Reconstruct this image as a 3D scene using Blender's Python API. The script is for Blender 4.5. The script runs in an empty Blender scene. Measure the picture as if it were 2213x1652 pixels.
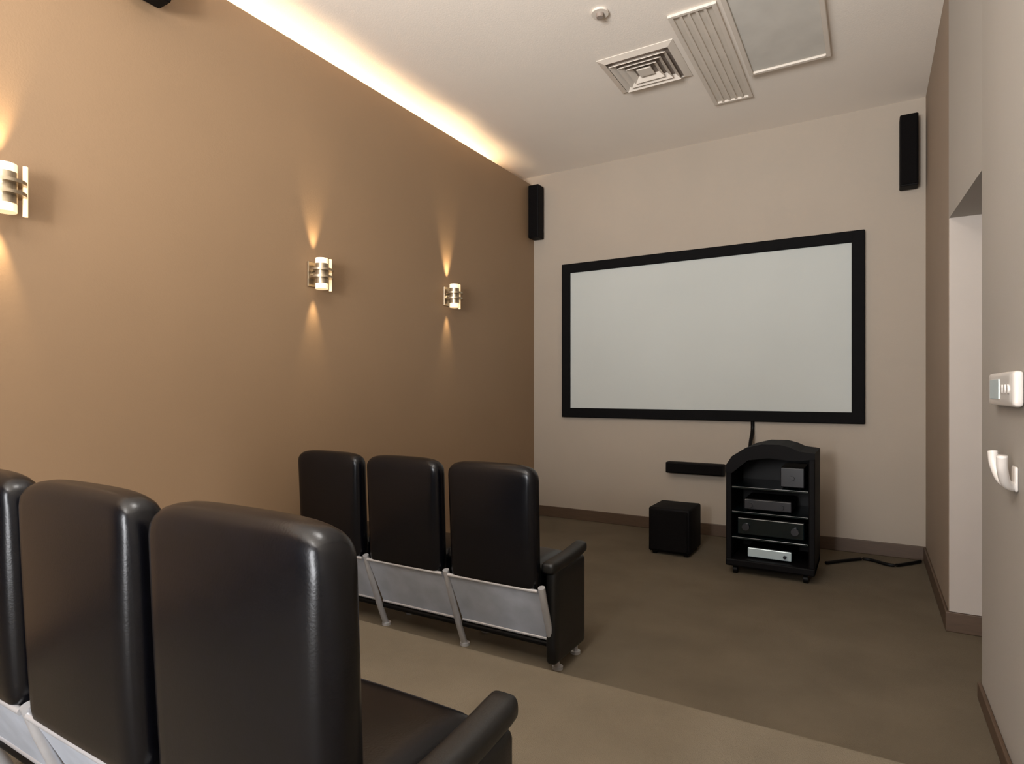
import bpy, bmesh, math, random
from mathutils import Vector, Matrix
random.seed(4)
S = bpy.context.scene
C = S.collection
PI = math.pi

# ------------------------------------------------------------------ materials
def lin(c):
    return tuple(((v/255)/12.92 if v/255 <= .04045 else ((v/255+.055)/1.055)**2.4) for v in c) + (1,)

def mat(name, rgb, rough=.6, metal=0, var=.06, scale=6, bump=0, bscale=200, emit=None, estr=0, spec=.5, coat=0, stretch=(1, 1, 1)):
    m = bpy.data.materials.new(name); m.use_nodes = True
    nt = m.node_tree; b = nt.nodes['Principled BSDF']
    tc = nt.nodes.new('ShaderNodeTexCoord')
    mp = nt.nodes.new('ShaderNodeMapping'); mp.inputs['Scale'].default_value = stretch
    nt.links.new(tc.outputs['Object'], mp.inputs['Vector'])
    n = nt.nodes.new('ShaderNodeTexNoise'); n.inputs['Scale'].default_value = scale; n.inputs['Detail'].default_value = 4
    nt.links.new(mp.outputs['Vector'], n.inputs['Vector'])
    r = nt.nodes.new('ShaderNodeValToRGB')
    c = lin(rgb)
    r.color_ramp.elements[0].position = .3; r.color_ramp.elements[1].position = .7
    r.color_ramp.elements[0].color = tuple(v*(1-var) for v in c[:3]) + (1,)
    r.color_ramp.elements[1].color = tuple(min(1, v*(1+var)) for v in c[:3]) + (1,)
    nt.links.new(n.outputs['Fac'], r.inputs['Fac'])
    nt.links.new(r.outputs['Color'], b.inputs['Base Color'])
    b.inputs['Roughness'].default_value = rough
    b.inputs['Metallic'].default_value = metal
    b.inputs['Specular IOR Level'].default_value = spec
    b.inputs['Coat Weight'].default_value = coat
    if bump:
        n2 = nt.nodes.new('ShaderNodeTexNoise'); n2.inputs['Scale'].default_value = bscale; n2.inputs['Detail'].default_value = 3
        nt.links.new(tc.outputs['Object'], n2.inputs['Vector'])
        bp = nt.nodes.new('ShaderNodeBump'); bp.inputs['Strength'].default_value = bump; bp.inputs['Distance'].default_value = .004
        nt.links.new(n2.outputs['Fac'], bp.inputs['Height']); nt.links.new(bp.outputs['Normal'], b.inputs['Normal'])
    if emit:
        b.inputs['Emission Color'].default_value = lin(emit); b.inputs['Emission Strength'].default_value = estr
    return m

M = dict(
    tan=mat('tan_paint', (144, 118, 91), .5, var=.03, scale=1.4, bump=.12, bscale=160, spec=.35),
    beige=mat('beige_paint', (165, 153, 139), .75, var=.02, scale=2, bump=.1, bscale=160),
    shade=mat('shaded_wall_paint', (148, 131, 114), .75, var=.03, scale=2, bump=.1, bscale=160),  # right-wall paint darkened to put the far section's shade into the colour
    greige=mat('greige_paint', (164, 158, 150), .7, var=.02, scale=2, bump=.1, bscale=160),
    jamb=mat('pale_jamb_paint', (174, 164, 155), .6, var=.02),
    ceil=mat('ceiling_paint', (236, 227, 216), .85, var=.015, scale=2, bump=.15, bscale=120),
    carpet=mat('taupe_carpet', (108, 98, 83), .95, var=.10, scale=3.0, bump=.9, bscale=420, spec=.1),
    riser=mat('pale_taupe_carpet', (121, 111, 95), .95, var=.10, scale=3.0, bump=.9, bscale=420, spec=.1),
    base=mat('brown_baseboard', (82, 64, 49), .5, var=.1, scale=12, stretch=(1, 1, 8)),
    leather=mat('black_leather', (6, 6, 10), .27, var=.2, scale=40, bump=.05, bscale=260, spec=.36),
    armleather=mat('dark_arm_leather', (16, 15, 14), .42, var=.25, scale=40, bump=.08, bscale=260, spec=.5),
    chrome=mat('satin_steel', (205, 206, 210), .35, .55, var=.05, scale=30),
    panel=mat('grey_steel_sheet', (172, 178, 188), .55, 0, var=.14, scale=9),
    black=mat('black_satin', (8, 7, 7), .5, var=.2, spec=.2),
    velvet=mat('black_velvet_frame', (9, 8, 9), .8, var=.2, scale=30, spec=.15),
    grille=mat('black_grille_cloth', (14, 12, 12), .85, var=.3, scale=300, bump=.4, bscale=600, spec=.08),
    cabinet=mat('black_wood', (6, 4, 5), .65, var=.3, scale=20, spec=.15, stretch=(1, 1, 6)),
    glass=mat('smoked_glass', (12, 22, 24), .12, var=.1, spec=.7),
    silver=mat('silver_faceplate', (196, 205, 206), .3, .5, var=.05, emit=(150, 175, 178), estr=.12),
    slate=mat('slate_plastic', (32, 31, 34), .4, var=.1),
    screen=mat('white_screen_vinyl', (184, 187, 183), .8, var=.025, scale=1.3, spec=.2, emit=(190, 192, 190), estr=.02),
    white=mat('white_plastic', (228, 222, 216), .3, var=.02, coat=.5),
    vent=mat('white_vent_metal', (214, 204, 192), .5, var=.02),
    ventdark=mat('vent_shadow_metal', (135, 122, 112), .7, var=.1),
    nickel=mat('brushed_nickel', (188, 172, 148), .3, .9, var=.06, scale=60, stretch=(8, 8, 1)),
    frost=mat('frosted_glass_lit', (255, 240, 215), .4, var=.01, emit=(255, 218, 165), estr=.9),
    led=mat('warm_led_tape', (255, 225, 180), .5, var=.01, emit=(255, 224, 178), estr=30),
    fill_lamp=mat('opal_fill_diffuser', (255, 250, 242), .5, var=.01, emit=(255, 246, 234), estr=3.0),
)

# ------------------------------------------------------------------ mesh helpers
def bm_box(bm, x0, x1, y0, y1, z0, z1, bev=0, mi=0, seg=2):
    r = bmesh.ops.create_cube(bm, size=1)
    vs = r['verts']
    for v in vs:
        v.co = Vector(((x0+x1)/2 + v.co.x*(x1-x0), (y0+y1)/2 + v.co.y*(y1-y0), (z0+z1)/2 + v.co.z*(z1-z0)))
    fs = set(f for v in vs for f in v.link_faces)
    for f in fs: f.material_index = mi
    if bev:
        es = list(set(e for v in vs for e in v.link_edges))
        bmesh.ops.bevel(bm, geom=es, offset=bev, segments=seg, affect='EDGES', profile=.5)
    return vs

def bm_cyl(bm, p, q, r, seg=16, r2=None):
    p = Vector(p); q = Vector(q); d = q-p
    m = Matrix.Translation((p+q)/2) @ d.to_track_quat('Z', 'Y').to_matrix().to_4x4()
    return bmesh.ops.create_cone(bm, cap_ends=True, segments=seg, radius1=r, radius2=r if r2 is None else r2, depth=d.length, matrix=m)

def bm_tube(bm, pts, r, seg=10):
    pts = [Vector(p) for p in pts]
    rings = []
    for i, p in enumerate(pts):
        t = (pts[min(i+1, len(pts)-1)] - pts[max(i-1, 0)]).normalized()
        up = Vector((1, 0, 0)) if abs(t.x) < .9 else Vector((0, 1, 0))
        a = t.cross(up).normalized(); b = t.cross(a)
        rings.append([bm.verts.new(p + r*(a*math.cos(2*PI*k/seg) + b*math.sin(2*PI*k/seg))) for k in range(seg)])
    for i in range(len(rings)-1):
        for k in range(seg):
            bm.faces.new((rings[i][k], rings[i][(k+1) % seg], rings[i+1][(k+1) % seg], rings[i+1][k]))
    bm.faces.new(rings[0][::-1]); bm.faces.new(rings[-1])

def smooth_path(pts, n=8):
    P = [Vector(p) for p in pts]; P = [2*P[0]-P[1]] + P + [2*P[-1]-P[-2]]
    out = []
    for i in range(1, len(P)-2):
        for k in range(n):
            t = k/n
            out.append(.5*((2*P[i]) + (P[i+1]-P[i-1])*t + (2*P[i-1]-5*P[i]+4*P[i+1]-P[i+2])*t*t + (3*P[i]-P[i-1]-3*P[i+1]+P[i+2])*t**3))
    out.append(P[-2]); return out

def bm_cushion(bm, cx, cy, cz, w, d, h, r, puff=0, axis='y', warp=None, cuts=14, mi=0):
    """rounded upholstered block; puff swells the two faces across `axis`"""
    t = bmesh.new()
    bmesh.ops.create_cube(t, size=1)
    bmesh.ops.subdivide_edges(t, edges=t.edges[:], cuts=cuts, use_grid_fill=True)
    half = Vector((w/2, d/2, h/2))
    for v in t.verts:
        # denser near the edges
        u = Vector([math.copysign(1-(1-min(1, abs(c)*2))**1.6, c) if c else 0 for c in v.co])
        p = Vector((u.x*half.x, u.y*half.y, u.z*half.z))
        inner = Vector([max(-(half[i]-r), min(half[i]-r, p[i])) for i in range(3)])
        dlt = p-inner
        p = inner + (dlt.normalized()*r if dlt.length > 1e-6 else dlt)
        if puff:
            if axis == 'y': k = (1-u.x**2)*(1-u.z**2); p.y += math.copysign(puff*k, p.y)*(abs(u.y))
            else: k = (1-u.x**2)*(1-u.y**2); p.z += math.copysign(puff*k, p.z)*(abs(u.z))
        p = p + Vector((cx, cy, cz))
        if warp: p = warp(p)
        v.co = p
    me = bpy.data.meshes.new('t'); t.to_mesh(me); t.free()
    n0 = len(bm.faces); bm.from_mesh(me); bpy.data.meshes.remove(me)

def obj(name, bm, m, parent=None, smooth=False, loc=None, rotz=0):
    bmesh.ops.recalc_face_normals(bm, faces=bm.faces[:])
    me = bpy.data.meshes.new(name); bm.to_mesh(me); bm.free()
    for mm in (m if isinstance(m, (list, tuple)) else [m]): me.materials.append(mm)
    if smooth:
        for p in me.polygons: p.use_smooth = True
        if smooth != 'all':
            me.set_sharp_from_angle(angle=math.radians(40))
    o = bpy.data.objects.new(name, me); C.objects.link(o)
    if parent: o.parent = parent
    if loc: o.location = loc
    if rotz: o.rotation_euler.z = rotz
    return o

def thing(name, label, cat, loc=(0, 0, 0), rotz=0, group=None):
    o = bpy.data.objects.new(name, None); C.objects.link(o)
    o.empty_display_size = .05
    o.location = loc; o.rotation_euler = (0, 0, rotz)
    o['label'] = label; o['category'] = cat
    if group: o['group'] = group
    return o

def tag(o, label, cat, group=None):
    o['label'] = label; o['category'] = cat
    if group: o['group'] = group
    return o

def struct(name, bm, m, parent=None, smooth=False):
    o = obj(name, bm, m, parent, smooth)
    if not parent: o['kind'] = 'structure'
    return o

def dup(root, loc, label, skip=()):
    r = root.copy(); C.objects.link(r); r.location = loc; r['label'] = label
    for ch in list(root.children):
        if ch.name.split('.')[0] in skip: continue
        c = ch.copy(); C.objects.link(c); c.parent = r
        for g in ch.children:
            d = g.copy(); C.objects.link(d); d.parent = c
    return r

B = bmesh.new
# ------------------------------------------------------------------ room
XL, YB, YF, H, RIS = -2.69, 4.95, -1.7, 3.14, .12
XR1, XR2, XO = .325, .36, .66           # far right wall face, near right wall face, outer face
OY0, OY1, OH = 2.84, 3.56, 1.975        # door opening
YR = 2.0                                # front edge of the raised floor

b = B(); bm_box(b, -3.1, XO+.05, YF-.1, YB+.1, -.1, 0); struct('floor', b, M['carpet'])
b = B(); bm_box(b, XL, XR2, YF, YR, 0, RIS, .012, seg=3); struct('trim_1', b, M['riser'])   # raised carpeted platform
b = B(); bm_box(b, -3.1, XO+.05, YF-.1, YB+.1, H, H+.1); struct('ceiling', b, M['ceil'])
b = B(); bm_box(b, XL-.05, XL, YF, YB, 0, 3.05)
bm_box(b, -3.1, -3.0, YF-.1, YB, 0, H); bm_box(b, -3.0, XL-.05, YF, YB, 2.93, 2.97)
struct('wall_left', b, M['tan'])
b = B(); bm_box(b, -3.1, XO, YB, YB+.1, 0, H); struct('wall_back', b, M['beige'])
b = B(); bm_box(b, -3.1, XO, YF-.1, YF, 0, H); struct('wall_front', b, mat('brown_rear_paint', (92, 80, 68), .8))
b = B()
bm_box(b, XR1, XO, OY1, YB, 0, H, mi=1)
bm_box(b, XR2, XO, YF, OY0, 0, H, mi=0)
vs = bm_box(b, XR2, XO, OY0, OY1, OH, H, mi=0)
for v in vs:
    if v.co.x < XR2+.01 and v.co.y > OY1-.01: v.co.x = XR1      # the wall face tapers back over the opening
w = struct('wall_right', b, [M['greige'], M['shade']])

BH, BT = .095, .014
b = B(); bm_box(b, XL+.002, XR1-.002, YB-BT, YB-.0005, 0, BH, .004); struct('baseboard_back', b, M['base'])
b = B(); bm_box(b, XL+.0005, XL+BT, YR+.01, YB-BT-.001, 0, BH, .004); bm_box(b, XL+.0005, XL+BT, YF, YR, RIS, RIS+BH, .004); struct('baseboard_left', b, M['base'])
b = B()
bm_box(b, XR1-BT, XR1-.0005, OY1+.002, YB-BT-.001, 0, BH, .004)
bm_box(b, XR1-BT, XO-.2, OY1-BT, OY1+.0005, 0, BH, .004)
bm_box(b, XR2-BT, XR2-.0005, YR+.01, OY0, 0, .06, .004)
bm_box(b, XR2-BT, XR2-.0005, YF, YR, RIS, RIS+BH, .004)
struct('baseboard_right', b, M['base'])
# pale lining of the deep door opening
b = B()
bm_box(b, XR1+.001, XO-.12, OY1-.010, OY1+.001, BH+.002, OH, 0)
struct('trim_2', b, M['jamb'])
# panelled door closed at the back of the recess
d = B(); bm_box(d, XO-.10, XO-.06, OY0+.012, OY1-.012, .01, OH-.01, .003)
for z0, z1 in ((.15, .85), (1.0, 1.85)):
    for y0, y1 in ((OY0+.09, OY0+.33), (OY0+.39, OY1-.09)):
        bm_box(d, XO-.106, XO-.098, y0, y1, z0, z1, .003)
door = struct('door_1', d, M['jamb'])
k = B(); bm_cyl(k, (XO-.1, OY0+.07, 1.0), (XO-.15, OY0+.07, 1.0), .012); bm_cyl(k, (XO-.145, OY0+.07, 1.0), (XO-.145, OY0+.18, 1.0), .009); bm_cyl(k, (XO-.1, OY0+.07, 1.0), (XO-.107, OY0+.07, 1.0), .026)
obj('door_handle', k, M['chrome'], door, smooth=True)

# LED tape lying in the cove behind the tan wall
b = B(); bm_box(b, -2.92, -2.88, YF+.1, YB-.55, 2.97, 3.0)
tag(obj('light_strip', b, M['led']), 'warm white light strip hidden in the ceiling cove above the tan wall', 'light strip')

# ------------------------------------------------------------------ screen
SX0, SX1, SZ0, SZ1, SW = -2.385, -.03, .915, 2.283, .082
t = thing('projector_screen', 'wide white projection screen in a black frame on the back wall', 'screen', ((SX0+SX1)/2, YB, SZ0))
ox, oz = (SX0+SX1)/2, SZ0
hw, hh = (SX1-SX0)/2, SZ1-SZ0
b = B()
bm_box(b, -hw, hw, -.045, -.002, 0, SW, .006); bm_box(b, -hw, hw, -.045, -.002, hh-SW, hh, .006)
bm_box(b, -hw, -hw+SW, -.0452, -.0018, .002, hh-.002, .006); bm_box(b, hw-SW, hw, -.0452, -.0018, .002, hh-.002, .006)
obj('frame', b, M['velvet'], t)
b = B(); bm_box(b, -hw+SW-.01, hw-SW+.01, -.028, -.018, SW-.01, hh-SW+.01); obj('screen_surface', b, M['screen'], t)

# ------------------------------------------------------------------ speakers
def column_speaker(loc, label, w=.105, h=.48, dpt=.13):
    t = thing('wall_speaker', label, 'speaker', loc, 0, None)
    b = B(); bm_box(b, -w/2, w/2, -dpt, -.02, 0, h, .008); obj('cabinet', b, M['cabinet'], t)
    b = B(); bm_box(b, -w/2+.008, w/2-.008, -dpt-.008, -dpt+.001, .01, h-.01, .004); obj('speaker_grille', b, M['grille'], t)
    b = B(); bm_box(b, -.03, .03, -.021, 0, h*.35, h*.65, .003); obj('bracket', b, M['black'], t)
    return t
column_speaker((XL+.062, YB, 2.54), 'slim black column speaker high in the left corner beside the tan wall')
column_speaker((.225, YB, 2.52), 'slim black column speaker high at the right end of the back wall')

# centre channel below the screen
t = thing('center_speaker', 'long low black speaker mounted flat on the wall under the screen', 'speaker', (-1.2, YB, .487))
b = B(); bm_box(b, -.225, .225, -.10, -.012, 0, .088, .008); obj('cabinet', b, M['cabinet'], t)
b = B(); bm_box(b, -.215, .215, -.107, -.099, .008, .080, .004); obj('speaker_grille', b, M['grille'], t)
b = B(); bm_box(b, -.1, .1, -.013, 0, .02, .07); obj('bracket', b, M['black'], t)

# surround speaker on the left wall, top of the frame
t = thing('surround_speaker', 'small black speaker high on the tan wall, cut off by the top of the photo', 'speaker', (XL, 1.42, 2.805))
b = B(); bm_box(b, .03, .13, -.065, .065, 0, .21, .012); obj('cabinet', b, M['cabinet'], t)
b = B(); bm_box(b, .128, .138, -.057, .057, .01, .20, .004); obj('speaker_grille', b, M['grille'], t)
b = B(); bm_box(b, 0, .032, -.02, .02, .06, .15, .003); obj('bracket', b, M['black'], t)

# subwoofer
t = thing('subwoofer', 'black cube subwoofer on the carpet left of the equipment rack', 'speaker', (-1.205, 4.34, 0))
b = B(); bm_box(b, -.145, .145, -.16, .16, .02, .33, .014, seg=3); obj('cabinet', b, M['cabinet'], t, smooth=True)
b = B(); bm_box(b, -.13, .13, -.172, -.158, .035, .316, .006); obj('speaker_grille', b, M['grille'], t)
for sx in (-1, 1):
    for sy in (-1, 1):
        b = B(); bm_cyl(b, (sx*.11, sy*.12, 0), (sx*.11, sy*.12, .022), .016, r2=.02); obj('foot', b, M['black'], t, smooth=True)

# ------------------------------------------------------------------ equipment rack
RX, RY = -.53, 4.18
t = thing('equipment_rack', 'black equipment rack with arched top and glass shelves standing under the screen', 'media rack', (RX, RY, 0))
RW, RD, RH = .235, .21, .80
for sx in (-1, 1):
    b = B(); bm_box(b, sx*RW-.017, sx*RW+.017, -RD, RD, .055, RH-.05 if sx > 0 else RH-.16, .006); obj('side_panel', b, M['cabinet'], t)
# arched crown: outline seen from the front, extruded in depth
b = B()
out = [(-RW-.017, RH-.165), (-RW-.017, RH-.12), (-RW+.02, RH-.06), (-RW+.10, RH-.005), (-.04, RH+.022), (.06, RH+.024), (.12, RH+.01), (.17, RH-.012), (RW+.017, RH-.02), (RW+.017, RH-.055), (.14, RH-.07), (0, RH-.06), (-.12, RH-.08), (-RW+.02, RH-.165)]
f = [b.verts.new((x, -RD-.01, z)) for x, z in out]; g = [b.verts.new((x, RD, z)) for x, z in out]
b.faces.new(f); b.faces.new(g[::-1])
for i in range(len(out)): b.faces.new((f[i], f[(i+1) % len(out)], g[(i+1) % len(out)], g[i]))
obj('crown', b, M['cabinet'], t)
b = B(); bm_box(b, -RW+.018, RW-.018, RD-.012, RD-.002, .06, RH-.09); obj('back_panel', b, M['black'], t)
b = B(); bm_box(b, -RW-.017, RW+.017, -RD-.012, RD, .055, .10, .008); obj('base', b, M['cabinet'], t)
for z in (.225, .385, .54):
    b = B(); bm_box(b, -RW+.018, RW-.018, -RD+.005, RD-.014, z, z+.012, .002); obj('shelf', b, M['glass'], t)
for sx in (-1, 1):
    for sy in (-1, 1):
        b = B(); bm_cyl(b, (sx*.2-.012, sy*.17, .026), (sx*.2+.012, sy*.17, .026), .026, 18); bm_box(b, sx*.2-.006, sx*.2+.006, sy*.17-.01, sy*.17+.01, .026, .058)
        obj('caster', b, M['black'], t, smooth=True)

def component(name, label, x0, x1, z, h, face, knobs, cat='audio equipment'):
    t = thing(name, label, cat, (RX+(x0+x1)/2, RY-.02, z))
    w2 = (x1-x0)/2
    b = B(); bm_box(b, -w2, w2, -.13, .14, .008, h, .004); obj('case', b, M['black'], t)
    b = B(); bm_box(b, -w2, w2, -.142, -.129, .012, h-.002, .004); p = obj('faceplate', b, face, t)
    for kx, kr in knobs:
        b = B(); bm_cyl(b, (kx, -.160, h*.52), (kx, -.141, h*.52), kr, 20); obj('knob', b, M['slate'], p, smooth=True)
    for sx in (-1, 1):
        for fy in (-.08, .09):
            b = B(); bm_cyl(b, (sx*(w2-.03), fy, 0), (sx*(w2-.03), fy, .01), .012, 12); obj('foot', b, M['black'], t)
component('av_receiver', 'wide black receiver on the lowest glass shelf of the rack', -.19, .19, .237, .115, M['glass'], ((-.14, .022), (.14, .022)))
component('disc_player', 'slim player with bright silver front on the rack base', -.13, .12, .10, .07, M['silver'], ((.09, .010),), 'media player')
component('amplifier', 'dark grey amplifier on the middle glass shelf of the rack', -.15, .12, .397, .075, M['slate'], ((-.10, .014), (.08, .014)))
component('cable_box', 'small grey box on the top glass shelf, right side of the rack', .06, .19, .552, .13, M['slate'], ((.0, .012),), 'media box')

b = B(); bm_tube(b, smooth_path([(-.775, 4.935, .93), (-.775, 4.93, .84), (-.77, 4.80, .74), (-.74, 4.60, .62), (-.70, 4.47, .52), (-.66, 4.44, .45)]), .014)
tag(obj('screen_cable', b, M['black'], smooth=True), 'thick black cable dropping from the screen frame behind the rack', 'cable')
b = B(); bm_tube(b, smooth_path([(-.25, 4.50, .012), (-.15, 4.62, .012), (-.02, 4.74, .012), (.12, 4.66, .012), (.22, 4.76, .012), (.29, 4.86, .012)]), .011)
tag(obj('floor_cable', b, M['black'], smooth=True), 'black cable lying on the carpet along the baseboard right of the rack', 'cable')

# ------------------------------------------------------------------ theatre seats
def make_seat(label, group):
    t = thing('theater_seat', label, 'seat', (0, 0, 0), 0, group)
    def lean(p):     # slight recline, soft crown
        k = (p.z-.35)/.5
        p.y += -.022*k + .018*(abs(p.x)/.22)**2*0
        p.x *= 1 - .02*(1-k)
        if p.z > .5: p.z += (.004*(1-(p.x/.22)**2) - .026*min(1, abs(p.x)/.213)**6)*min(1, (p.z-.5)/.3)
        return p
    b = B(); bm_cushion(b, 0, .048, .598, .426, .078, .505, .034, .014, 'y', lean, cuts=18); obj('backrest', b, M['leather'], t, smooth='all')
    b = B(); bm_cushion(b, 0, .235, .378, .395, .32, .115, .042, .012, 'z', None, cuts=14); obj('seat', b, M['leather'], t, smooth='all')
    # steel tray closing the rear below the backrest
    b = B()
    vs = bm_box(b, -.218, .218, -.003, .003, 0, .235, .002)
    for v in b.verts: v.co = Vector((v.co.x, v.co.y + .11*(1-v.co.z/.235) + .022, v.co.z+.125))
    p = obj('rear_panel', b, M['panel'], t)
    b = B(); bm_cyl(b, (-.218, .018, .358), (.218, .018, .358), .0075); obj('panel_rim', b, M['chrome'], p, smooth=True)
    b = B(); bm_cyl(b, (-.216, .127, .133), (.216, .127, .133), .007); obj('panel_rim', b, M['chrome'], p, smooth=True)
    b = B(); bm_cyl(b, (-.222, .140, .108), (.222, .140, .108), .014); obj('cross_rail', b, M['black'], t, smooth=True)
    b = B(); bm_box(b, -.20, .20, .12, .38, .305, .321, .004); obj('seat_pan', b, M['black'], t)
    return t

def add_frame(t, sx):
    x = sx*.2335
    b = B()
    bm_tube(b, smooth_path([(x, .022, .375), (x, .05, .29), (x, .115, .12), (x, .162, .008)]), .0145, 12)
    bm_cyl(b, (x, .166, 0), (x, .166, .012), .022, 18)
    obj('leg', b, M['chrome'], t, smooth=True)
    b = B()
    bm_tube(b, smooth_path([(x, .33, .34), (x, .335, .2), (x, .34, .01)]), .0105, 12); bm_cyl(b, (x, .34, 0), (x, .34, .012), .022, 18)
    obj('leg', b, M['chrome'], t, smooth=True)

def add_arm(t, sx, end=False):
    x = sx*.2335 + (sx*.006 if end else 0)
    w = .062 if end else .044
    b = B()
    def rise(p):
        p.z += .028*max(0, (p.y-.08)/.34)**2
        return p
    bm_cushion(b, x, .225, .440, w, .34, .05, .020, 0, 'z', rise, cuts=10)
    obj('armrest', b, M['armleather'], t, smooth='all')
    b = B()
    if end: bm_cushion(b, x, .235, .237, w-.014, .30, .385, .018, 0, 'y', None, cuts=8)
    else: bm_cushion(b, x, .25, .385, w-.018, .10, .11, .01, 0, 'y', None, cuts=6)
    obj('side_panel' if end else 'arm_support', b, M['armleather'], t, smooth='all')

P = .470
FRONT = [(-1.345, 2.085, 0), (-1.345-P, 2.085, 0), (-1.345-2*P, 2.085, 0)]
NEAR = [(-.808, .550, RIS), (-.808-P, .550, RIS), (-.808-2*P, .550, RIS)]
gF, gN = 'theater seats in the front row', 'theater seats in the nearest row'
end = make_seat('black leather theater seat at the right end of the front row, near the aisle', gF)
add_frame(end, 1); add_arm(end, 1, True); add_frame(end, -1); add_arm(end, -1)
inner = make_seat('black leather theater seat in the middle of the front row', gF)
add_frame(inner, -1); add_arm(inner, -1)
end.location = FRONT[0]; inner.location = FRONT[1]
dup(inner, FRONT[2], 'black leather theater seat in the front row closest to the tan wall')
e2 = dup(end, NEAR[0], 'black leather theater seat in the nearest row with a bright highlight on its right edge'); e2['group'] = gN
i2 = dup(inner, NEAR[1], 'black leather theater seat in the nearest row, the middle of the three backs'); i2['group'] = gN
i3 = dup(inner, NEAR[2], 'black leather theater seat in the nearest row, cut off by the left photo edge'); i3['group'] = gN

# ------------------------------------------------------------------ wall sconces
def make_sconce(label):
    t = thing('wall_sconce', label, 'wall light', (0, 0, 0), 0, 'up and down lights along the tan wall')
    b = B(); bm_box(b, .0005, .014, -.045, .045, -.07, .07, .004); obj('backplate', b, M['nickel'], t)
    b = B(); bm_cyl(b, (.07, 0, -.055), (.07, 0, .055), .036, 32)
    bm_box(b, .012, .06, -.014, .014, -.012, .012, .002); obj('body', b, M['nickel'], t, smooth=True)
    for z0, z1 in ((-.085, -.055), (.055, .085)):
        b = B(); bm_cyl(b, (.07, 0, z0), (.07, 0, z1), .034, 32); obj('glass_shade', b, M['frost'], t, smooth=True)
    for z0, z1 in ((-.026, -.014), (.014, .026)):
        b = B(); bm_cyl(b, (.07, 0, z0), (.07, 0, z1), .062, 36); obj('ring', b, M['nickel'], t, smooth=True)
    b = B(); bm_cyl(b, (.075, .058, -.09), (.075, .058, .09), .008, 16); obj('glass_rod', b, M['frost'], t, smooth=True)
    return t
SC = [(XL, .925, 1.865), (XL, 2.355, 1.80), (XL, 3.60, 1.845)]
s0 = make_sconce('wall sconce on the tan wall at the far left, cut off by the photo edge')
s0.location = SC[0]
dup(s0, SC[1], 'wall sconce in the middle of the tan wall with a soft glow above and below')
dup(s0, SC[2], 'wall sconce on the tan wall nearest the screen, throwing a bright narrow streak upward')
PW = [(20, 14), (12, 8), (22, 7)]
for (x, y, z), (pu, pd) in zip(SC, PW):
    for s, pw in ((1, pu), (-1, pd)):
        l = bpy.data.lights.new('sconce_beam', 'SPOT'); l.energy = pw; l.color = (1, .76, .45); l.spot_size = math.radians(40); l.spot_blend = 1.0; l.shadow_soft_size = .012
        o = bpy.data.objects.new('sconce_beam', l); C.objects.link(o)
        o.location = (x+.036, y, z+s*.088)
        o.rotation_euler = Vector((-.13, 0, s)).to_track_quat('-Z', 'Y').to_euler()

# ------------------------------------------------------------------ ceiling fittings
t = thing('ceiling_vent', 'square four way air vent with grey louvres in the ceiling', 'vent', (-1.19, 3.63, H))
def ring(b, r0, r1, z0, z1, mi=0):
    # square ring sloping like a diffuser cone
    q = [(-1, -1), (1, -1), (1, 1), (-1, 1)]
    A = [b.verts.new((x*r0, y*r0, z0)) for x, y in q]; D = [b.verts.new((x*r1, y*r1, z1)) for x, y in q]
    A2 = [b.verts.new((x*r0, y*r0, z0-.004)) for x, y in q]; D2 = [b.verts.new((x*r1, y*r1, z1-.004)) for x, y in q]
    for i in range(4):
        j = (i+1) % 4
        b.faces.new((A[i], A[j], D[j], D[i])); b.faces.new((D2[i], D2[j], A2[j], A2[i]))
        b.faces.new((A[i], A[j], A2[j], A2[i])); b.faces.new((D[i], D[j], D2[j], D2[i]))
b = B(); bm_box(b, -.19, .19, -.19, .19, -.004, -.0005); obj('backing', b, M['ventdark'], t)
b = B(); ring(b, .19, .23, -.014, -.001); obj('frame', b, M['vent'], t)
b = B()
for r in (.16, .12, .08): ring(b, r-.014, r+.014, -.006, -.030)
obj('louvre', b, M['vent'], t)
b = B(); bm_box(b, -.045, .045, -.045, .045, -.026, -.016, .003); obj('center_plate', b, M['vent'], t)

t = thing('slot_vent', 'long white slotted air vent running lengthwise beside the square vent', 'vent', (-.80, 3.75, H))
b = B(); bm_box(b, -.105, .105, -.55, .55, -.004, -.0005); obj('backing', b, mat('slot_shadow_metal', (212, 202, 189), .7), t)
b = B(); bm_box(b, -.125, -.10, -.57, .57, -.016, -.0005, .002); bm_box(b, .10, .125, -.57, .57, -.016, -.0005, .002)
bm_box(b, -.10, .10, -.57, -.55, -.016, -.0005, .002); bm_box(b, -.10, .10, .55, .57, -.016, -.0005, .002); obj('frame', b, M['vent'], t)
b = B()
for i in range(4): bm_box(b, -.07+i*.042, -.055+i*.042, -.55, .55, -.014, -.003, .001)
obj('slat', b, M['vent'], t)

t = thing('ceiling_panel', 'flat pale rectangular panel on the ceiling right of the slotted vent', 'ceiling panel', (-.42, 3.55, H))
b = B(); bm_box(b, -.20, .20, -.42, .42, -.022, -.0005, .003); obj('panel', b, mat('pale_blue_grey_panel', (206, 202, 194), .6), t)
b = B()
for a in ((-.225, -.2, -.445, .445), (.2, .225, -.445, .445), (-.2, .2, -.445, -.42), (-.2, .2, .42, .445)): bm_box(b, *a, -.034, -.0005, .003)
obj('frame', b, M['vent'], t)

t = thing('sprinkler_cover', 'small round white cover on the ceiling near the top edge of the photo', 'ceiling cover', (-1.22, 2.97, H))
b = B(); bm_cyl(b, (0, 0, -.012), (0, 0, -.0005), .045, 32); obj('plate', b, M['vent'], t, smooth=True)
b = B(); bm_cyl(b, (0, 0, -.03), (0, 0, -.011), .018, 24, r2=.022); obj('nozzle', b, M['ventdark'], t, smooth=True)

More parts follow.
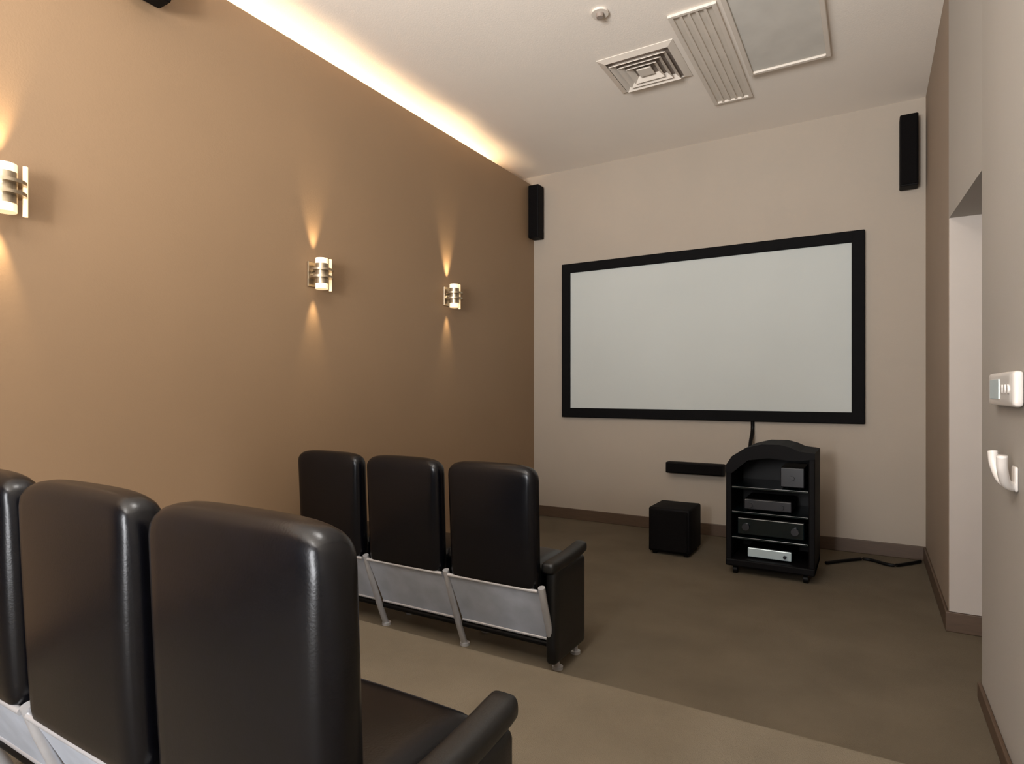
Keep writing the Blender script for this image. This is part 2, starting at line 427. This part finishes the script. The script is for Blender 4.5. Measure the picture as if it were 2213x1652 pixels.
for y, lab in ((.9, 'added square opal fill light on the ceiling above the seating rows'), (-.9, 'added square opal fill light on the ceiling at the rear of the room')):
    t = thing('ceiling_fill_light', lab, 'fill light', (-.9, y, H))  # unseen fixture added to light the near part of the room
    b = B(); bm_box(b, -.3, .3, -.3, .3, -.03, -.0005, .004); obj('housing', b, M['vent'], t)
    b = B(); bm_box(b, -.27, .27, -.27, .27, -.038, -.029, .003); obj('diffuser', b, M['fill_lamp'], t)

# ------------------------------------------------------------------ right wall fittings
t = thing('wall_control_panel', 'glossy white control panel on the right wall above the two pronged hook', 'wall panel', (XR2, 2.30, 1.155))
b = B(); bm_cushion(b, -.014, 0, 0, .026, .40, .10, .011, 0, 'y', None, cuts=8); obj('housing', b, M['white'], t, smooth='all')
b = B(); bm_box(b, -.0295, -.0265, .0, .15, -.03, .03, .001); obj('display', b, M['silver'], t)
for i in range(3):
    b = B(); bm_cyl(b, (-.031, -.05-i*.045, 0), (-.026, -.05-i*.045, 0), .013, 20); obj('button', b, M['white'], t, smooth=True)
l = None
t = thing('wall_hook', 'white two pronged hook on the right wall below the control panel', 'hook', (XR2, 2.21, .92))
b = B(); bm_cushion(b, -.005, 0, -.02, .009, .05, .07, .004, 0, 'y', None, cuts=5); obj('plate', b, M['white'], t, smooth='all')
for sy in (-1, 1):
    b = B(); bm_tube(b, smooth_path([(-.008, 0, -.045), (-.03, sy*.03, -.03), (-.042, sy*.062, .01), (-.045, sy*.075, .05)]), .013, 12); obj('prong', b, M['white'], t, smooth='all')

# ------------------------------------------------------------------ lights
def area(name, loc, rot, sx, sy, e, col):
    l = bpy.data.lights.new(name, 'AREA'); l.shape = 'RECTANGLE'; l.size = sx; l.size_y = sy; l.energy = e; l.color = col
    o = bpy.data.objects.new(name, l); C.objects.link(o); o.location = loc; o.rotation_euler = rot
    return o
area('ceiling_fill', (-.9, .9, H-.05), (0, 0, 0), .54, .54, 15, (1, .97, .94))  # area lamps of the two added ceiling fixtures
area('ceiling_fill', (-.9, -.9, H-.05), (0, 0, 0), .54, .54, 15, (1, .97, .94))
# added tall light behind the camera, shaped to put highlights on seat edges
area('rear_edge_light', (-.75, YF+.05, 1.25), (math.radians(90), 0, 0), .3, 2.1, 95, (.96, .97, 1))
# added rear fill light aimed up, brightening the ceiling and upper far wall
o = area('rear_fill', (-1.0, YF+.25, 1.75), (math.radians(128), 0, 0), 1.6, .7, 118, (1, .985, .96))
o.data.spread = math.radians(110)

wd = bpy.data.worlds.new('world'); S.world = wd; wd.use_nodes = True
wd.node_tree.nodes['Background'].inputs['Color'].default_value = (.5, .48, .45, 1)
wd.node_tree.nodes['Background'].inputs['Strength'].default_value = .2

# ------------------------------------------------------------------ camera
cam = bpy.data.cameras.new('camera'); co = bpy.data.objects.new('camera', cam); C.objects.link(co)
co.location = (0, 0, 1.15); co.rotation_euler = (math.radians(90), 0, math.radians(30.6))
cam.sensor_fit = 'HORIZONTAL'; cam.sensor_width = 36; cam.lens = 36*1308/2213
cam.shift_y = -(826-845)/2213
cam.clip_start = .02
S.camera = co
S.view_settings.view_transform = 'Standard'
S.view_settings.look = 'None'
S.view_settings.exposure = 0
